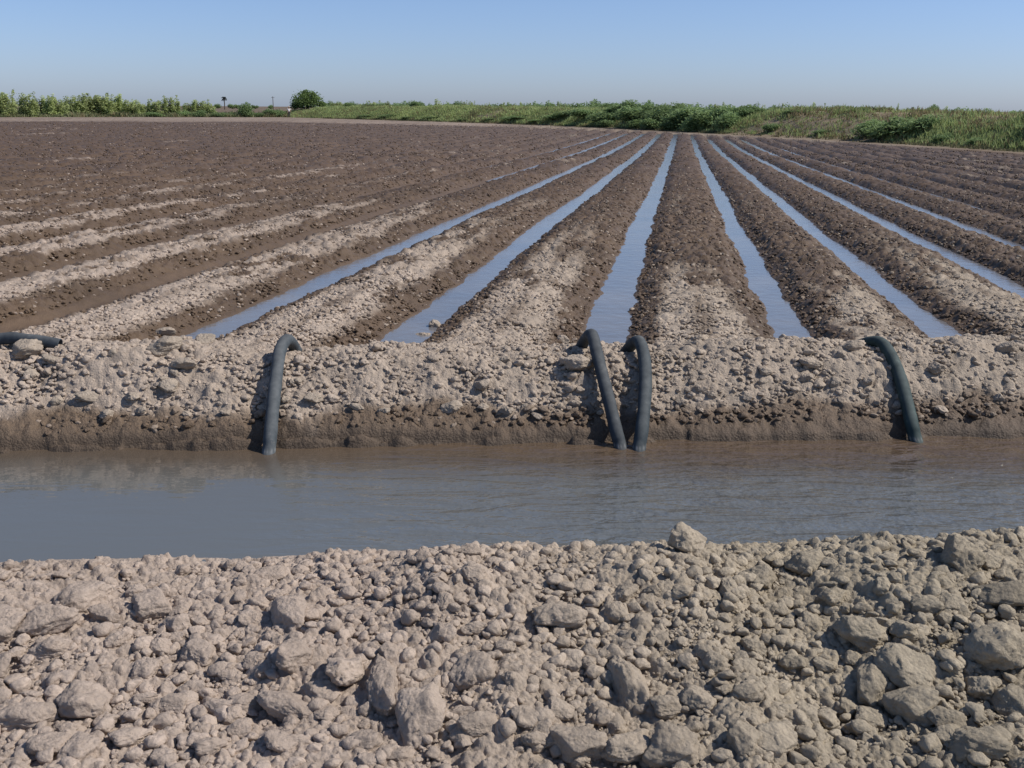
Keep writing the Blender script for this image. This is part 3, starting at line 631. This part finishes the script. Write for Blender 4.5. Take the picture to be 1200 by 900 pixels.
# the round tree by the levee end
def round_tree(px, dist, top, base, wpx):
    az = pix_horizon(px); x = math.sin(az)*dist; y = math.cos(az)*dist; z = float(gz(x, y)[0]); d = ray(px, top); ht = H+d[2]*dist/math.hypot(d[0], d[1])-z; w = wpx/F*dist
    o = empty('tree', (x, y, z)); tag(o, 'round dark green tree standing alone at the left end of the levee', 'tree')
    a = w/2; bl = [(-a*.85, 0, ht*.2, a*.25, a*.3, ht*.16), (a*.9, 0, ht*.25, a*.25, a*.3, ht*.2), (-a*.1, .1, ht*.9, a*.2, a*.2, ht*.12), (-a*.3, 0, ht*.5, a*.6, a*.7, ht*.38), (a*.1, .3, ht*.62, a*.6, a*.6, ht*.33), (a*.55, -.2, ht*.46, a*.45, a*.5, ht*.3), (-a*.62, .2, ht*.34, a*.35, a*.4, ht*.25), (0, -.5, ht*.35, a*.8, a*.6, ht*.26), (a*.35, .1, ht*.8, a*.22, a*.3, ht*.14), (-.1*a, .1, ht*.83, a*.3, a*.3, ht*.14)]
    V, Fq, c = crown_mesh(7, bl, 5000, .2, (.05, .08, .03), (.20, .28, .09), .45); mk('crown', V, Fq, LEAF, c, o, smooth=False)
    V, Fq = tubemesh([([(0, 0, -.2), (.05, 0, ht*.25), (-.1, .1, ht*.5)], .2, .1), ([(0, 0, ht*.15), (a*.3, 0, ht*.4), (a*.5, .1, ht*.6)], .11, .04), ([(0, 0, ht*.15), (-a*.3, 0, ht*.35), (-a*.45, .1, ht*.6)], .11, .04)], 8); mk('trunk', V, Fq, BARK, None, o)
round_tree(361, float(edge(pix_horizon(361)))+14, 105.5, 127, 36)
for px, top, w in [(384, 117, 14), (394, 118, 14), (404, 119, 12)]: plant('distant_tree', SHR, px, 300, top, w, 'low dark tree in the line right of the round tree', 'tree', 'trees right of the round tree', zb=.3)
for px, top, w in [(254, 120, 7), (273, 121, 9), (279, 121.5, 6), (299, 122.5, 7), (317, 122.5, 6)]: plant('distant_tree', SHR, px, 800, top, w, 'tiny dark tree on the far horizon left of the utility pole', 'tree', 'trees on the far horizon', zb=-.4)
# palm and pole on the horizon
def palm(px, dist, top):
    az = pix_horizon(px); x = math.sin(az)*dist; y = math.cos(az)*dist; z = -.5; d = ray(px, top); ht = H+d[2]*dist/math.hypot(d[0], d[1])-z
    o = empty('palm_tree', (x, y, z)); tag(o, 'tall thin palm silhouetted on the horizon above the left field', 'palm')
    V, Fq = tubemesh([([(0, 0, 0), (.1, 0, ht*.4), (0, 0, ht*.86)], .34, .24)], 8); mk('trunk', V, Fq, BARK, None, o)
    rg = np.random.default_rng(3); P = []
    for i in range(34):
        a = rg.random()*6.28; el = rg.uniform(-.9, 1.2); L = 1.7*rg.uniform(.8, 1.1)
        for q in range(16):
            f = q/15; P.append((math.cos(a)*math.cos(el)*L*f, math.sin(a)*math.cos(el)*L*f, ht*.87+math.sin(el)*L*f-.5*f*f))
    P = np.array(P); V, Fq = leafquads(P, np.full(len(P), .3), rg); mk('fronds', V, Fq, LEAF, np.tile([.03, .04, .02, 1], (len(V), 1)), o, smooth=False)
palm(263.5, 620, 113)
def pole(px, dist, top):
    az = pix_horizon(px); x = math.sin(az)*dist; y = math.cos(az)*dist; z = -.5; d = ray(px, top); ht = H+d[2]*dist/math.hypot(d[0], d[1])-z
    o = empty('utility_pole', (x, y, z)); tag(o, 'thin dark utility pole on the horizon behind the low shrub', 'pole')
    V, Fq = tubemesh([([(0, 0, 0), (0, 0, ht*.5), (0, 0, ht)], .2, .13)], 8); mk('mast', V, Fq, BARK, None, o)
    V, Fq = tubemesh([([(-.8, 0, ht*.93), (0, 0, ht*.93), (.8, 0, ht*.93)], .07, .07)], 6); mk('crossarm', V, Fq, BARK, None, o)
pole(320.5, 500, 113)

# grass and weeds: stuff
def grass(name, label, n, pxa, pxb, s0, s1, hgt, size, c0, c1, seed, dens=None):
    rg = np.random.default_rng(seed); A0, A1 = pix_horizon(pxa), pix_horizon(pxb)
    az = rg.uniform(A0, A1, n*2); E = edge(az); p = E**1.3; p = p/p.max(); k = rg.random(len(az)) < p; az = az[k][:n]; E = edge(az); n = len(az)
    s = s0+(s1-s0)*rg.random(n); r = E+s; x = np.sin(az)*r; y = np.cos(az)*r
    tan = fbm(x*.09+3, y*.09, 321, 3); keep = rg.random(n) < (1-.75*sst(.1, .35, tan))
    x, y, tan, s = x[keep], y[keep], tan[keep], s[keep]; n = len(x)
    z = gz(x, y); hh = hgt*rg.uniform(.5, 1.4, n)*(.55+.9*vn(x*.5, y*.5, seed)); K = 7
    X = np.repeat(x, K)+rg.normal(size=n*K)*size*2.2; Y = np.repeat(y, K)+rg.normal(size=n*K)*size*2.2; Z = np.repeat(z, K); Hh = np.repeat(hh, K)*rg.uniform(.5, 1.1, n*K)
    a = rg.random(n*K)*6.28; w = size*rg.uniform(.5, 1.2, n*K); lx = rg.normal(size=n*K)*.3*Hh; ly = rg.normal(size=n*K)*.3*Hh
    B = np.stack([X, Y, Z-.03], 1); S = np.stack([np.cos(a)*w, np.sin(a)*w, 0*w], 1); Tp = B+np.stack([lx, ly, Hh], 1); Md = B+np.stack([lx*.35, ly*.35, Hh*.55], 1)
    V = np.stack([B-S*.5, B+S*.5, Md+S*.7, Tp], 1).reshape(-1, 3); Fq = np.arange(n*K*4).reshape(-1, 4)
    tone = np.clip(vn(x*.28, y*.28, seed+4)*.9+.35*rg.random(n)-.1, 0, 1)[:, None]; c = np.array(c0)[None]*(1-tone)+np.array(c1)[None]*tone
    yl = (rg.random(n) < .12+.3*sst(-.1, .2, tan)); c[yl] = np.array([.22, .18, .095])*rg.uniform(.8, 1.2, (yl.sum(), 1))
    c = np.concatenate([c, np.ones((n, 1))], 1)
    o = mk(name, V, Fq, LEAF, np.repeat(c, K*4, 0), smooth=False); tag(o, label, 'grass', kind='stuff')
grass('levee_weeds', 'green weeds and grass covering the levee beyond the field', 48000, 338, 1420, 1.0, 19, .34, .07, (.19, .235, .09), (.42, .48, .20), 11)
grass('thicket_grass', 'pale green grass under the saplings along the left field edge', 5000, -120, 338, .5, 14, .6, .13, (.075, .095, .040), (.19, .20, .10), 12)
grass('field_edge_weeds', 'thin yellowish weeds straggling along the far edge of the field', 2500, 380, 1420, -.6, 2.5, .2, .08, (.09, .10, .045), (.20, .19, .10), 13)

# ------------------------------------------------------------------ person at the end of the levee
def skin_obj(name, verts, edges, radii, mat, parent, sub=2):
    me = bpy.data.meshes.new(name); me.from_pydata(verts, edges, []); o = bpy.data.objects.new(name, me); COL.objects.link(o); o.parent = parent
    m = o.modifiers.new('skin', 'SKIN'); o.modifiers.new('sub', 'SUBSURF').levels = sub; o.modifiers['sub'].render_levels = sub
    if not me.skin_vertices: bpy.context.view_layer.update()
    for i, r in enumerate(radii): me.skin_vertices[0].data[i].radius = (r if isinstance(r, tuple) else (r, r))
    me.skin_vertices[0].data[0].use_root = True; me.materials.append(mat); return o
az = pix_horizon(338.5); Rp = float(edge(az))-3; X, Y = math.sin(az)*Rp, math.cos(az)*Rp
P0 = empty('person', (X, Y, float(gz(X, Y)[0])), .5); tag(P0, 'person in white shirt and dark trousers standing at the far field edge', 'person'); P0.scale = (1.1, 1.1, 1.1)
vb = [(0, 0, .95), (0, 0, 1.15), (0, 0, 1.38), (0, 0, 1.48), (0, -.01, 1.56), (0, -.015, 1.68), (-.09, 0, .9), (-.11, .02, .5), (-.12, .04, .09), (-.13, -.1, .04), (.09, 0, .9), (.13, -.08, .5), (.15, .0, .09), (.16, -.14, .04),
      (-.19, 0, 1.4), (-.25, .03, 1.13), (-.22, -.1, .9), (-.22, -.14, .83), (.19, 0, 1.4), (.27, -.02, 1.14), (.25, -.2, 1.0), (.25, -.27, .97)]
eb = [(0, 1), (1, 2), (2, 3), (3, 4), (4, 5), (0, 6), (6, 7), (7, 8), (8, 9), (0, 10), (10, 11), (11, 12), (12, 13), (2, 14), (14, 15), (15, 16), (16, 17), (2, 18), (18, 19), (19, 20), (20, 21)]
rb = [(.14, .1), (.13, .09), (.15, .1), .055, .075, .085, .08, .055, .035, .03, .08, .055, .035, .03, .05, .038, .028, .035, .05, .038, .028, .035]
for hand in (17, 21):
    hx, hy, hz = vb[hand]
    for q in range(5):
        k = len(vb); off = (q-2)*.018; L = (.05, .07, .075, .07, .055)[q]
        vb += [(hx+off, hy-.03*(q > 0), hz-.03), (hx+off*1.3, hy-.03-L*.4, hz-.03-L)]; eb += [(hand, k), (k, k+1)]; rb += [.009, .008]
skin_obj('body', vb, eb, rb, SKIN, P0)
sv = [(0, 0, .92), (0, 0, 1.15), (0, 0, 1.38), (0, 0, 1.45), (-.19, 0, 1.4), (-.24, .03, 1.2), (.19, 0, 1.4), (.26, -.01, 1.2)]
skin_obj('shirt', sv, [(0, 1), (1, 2), (2, 3), (2, 4), (4, 5), (2, 6), (6, 7)], [(.17, .13), (.16, .12), (.175, .125), .07, .072, .062, .072, .062], SHIRT, P0)
tv = [(0, 0, .95), (-.09, 0, .88), (-.11, .02, .5), (-.12, .04, .12), (.09, 0, .88), (.13, -.08, .5), (.15, 0, .12)]
skin_obj('trousers', tv, [(0, 1), (1, 2), (2, 3), (0, 4), (4, 5), (5, 6)], [(.16, .12), .105, .08, .065, .105, .08, .065], TROUS, P0)
a = np.linspace(0, 2*math.pi, 25)[:-1]; prof = [(.001, 1.83), (.07, 1.83), (.1, 1.79), (.105, 1.73), (.2, 1.71), (.2, 1.70), (.1, 1.715)]
V = [(r*math.cos(q), r*math.sin(q)-.015, z) for r, z in prof for q in a]; Fq = [(i*24+k, i*24+(k+1) % 24, (i+1)*24+(k+1) % 24, (i+1)*24+k) for i in range(len(prof)-1) for k in range(24)]
mk('hat', V, Fq, HAIR, None, P0)

# ------------------------------------------------------------------ light
SUN_EL, SUN_AZ = 46, 92          # azimuth clockwise from the view direction
w = bpy.data.worlds.new('World'); SC.world = w; w.use_nodes = True; nt = w.node_tree; bg = nt.nodes['Background']
sky = nt.nodes.new('ShaderNodeTexSky'); sky.sky_type = 'NISHITA'; sky.sun_disc = False; sky.sun_elevation = R(SUN_EL); sky.sun_rotation = R(SUN_AZ)
sky.air_density = 1.0; sky.dust_density = .5; sky.ozone_density = 1.6; sky.altitude = 0
tn = nt.nodes.new('ShaderNodeVectorMath'); tn.operation = 'MULTIPLY'; tn.inputs[1].default_value = (.865, .958, 1.15)
tc = nt.nodes.new('ShaderNodeTexCoord'); sz = nt.nodes.new('ShaderNodeSeparateXYZ'); nt.links.new(tc.outputs['Generated'], sz.inputs[0])
hr = nt.nodes.new('ShaderNodeValToRGB'); nt.links.new(sz.outputs['Z'], hr.inputs['Fac']); e = hr.color_ramp.elements
e[0].position = 0; e[0].color = (.87, .965, 1.31, 1); e[1].position = .22; e[1].color = (1, 1, 1, 1)
t2 = nt.nodes.new('ShaderNodeVectorMath'); t2.operation = 'MULTIPLY'; nt.links.new(hr.outputs[0], t2.inputs[0]); nt.links.new(sky.outputs[0], t2.inputs[1])
nt.links.new(t2.outputs[0], tn.inputs[0]); nt.links.new(tn.outputs[0], bg.inputs['Color']); bg.inputs['Strength'].default_value = .095
sl = bpy.data.lights.new('sun', 'SUN'); sl.energy = 4.9; sl.angle = R(.55); sl.color = (1, .955, .89); so = bpy.data.objects.new('sun', sl); COL.objects.link(so)
sd = Vector((math.sin(R(SUN_AZ))*math.cos(R(SUN_EL)), math.cos(R(SUN_AZ))*math.cos(R(SUN_EL)), math.sin(R(SUN_EL))))
so.rotation_euler = sd.to_track_quat('Z', 'Y').to_euler(); so.location = (5, 5, 10)
SC.view_settings.view_transform = 'Standard'; SC.view_settings.look = 'None'; SC.view_settings.exposure = 0; SC.view_settings.gamma = 1
SC.render.engine = 'CYCLES'; SC.cycles.max_bounces = 5; SC.cycles.use_denoising = True
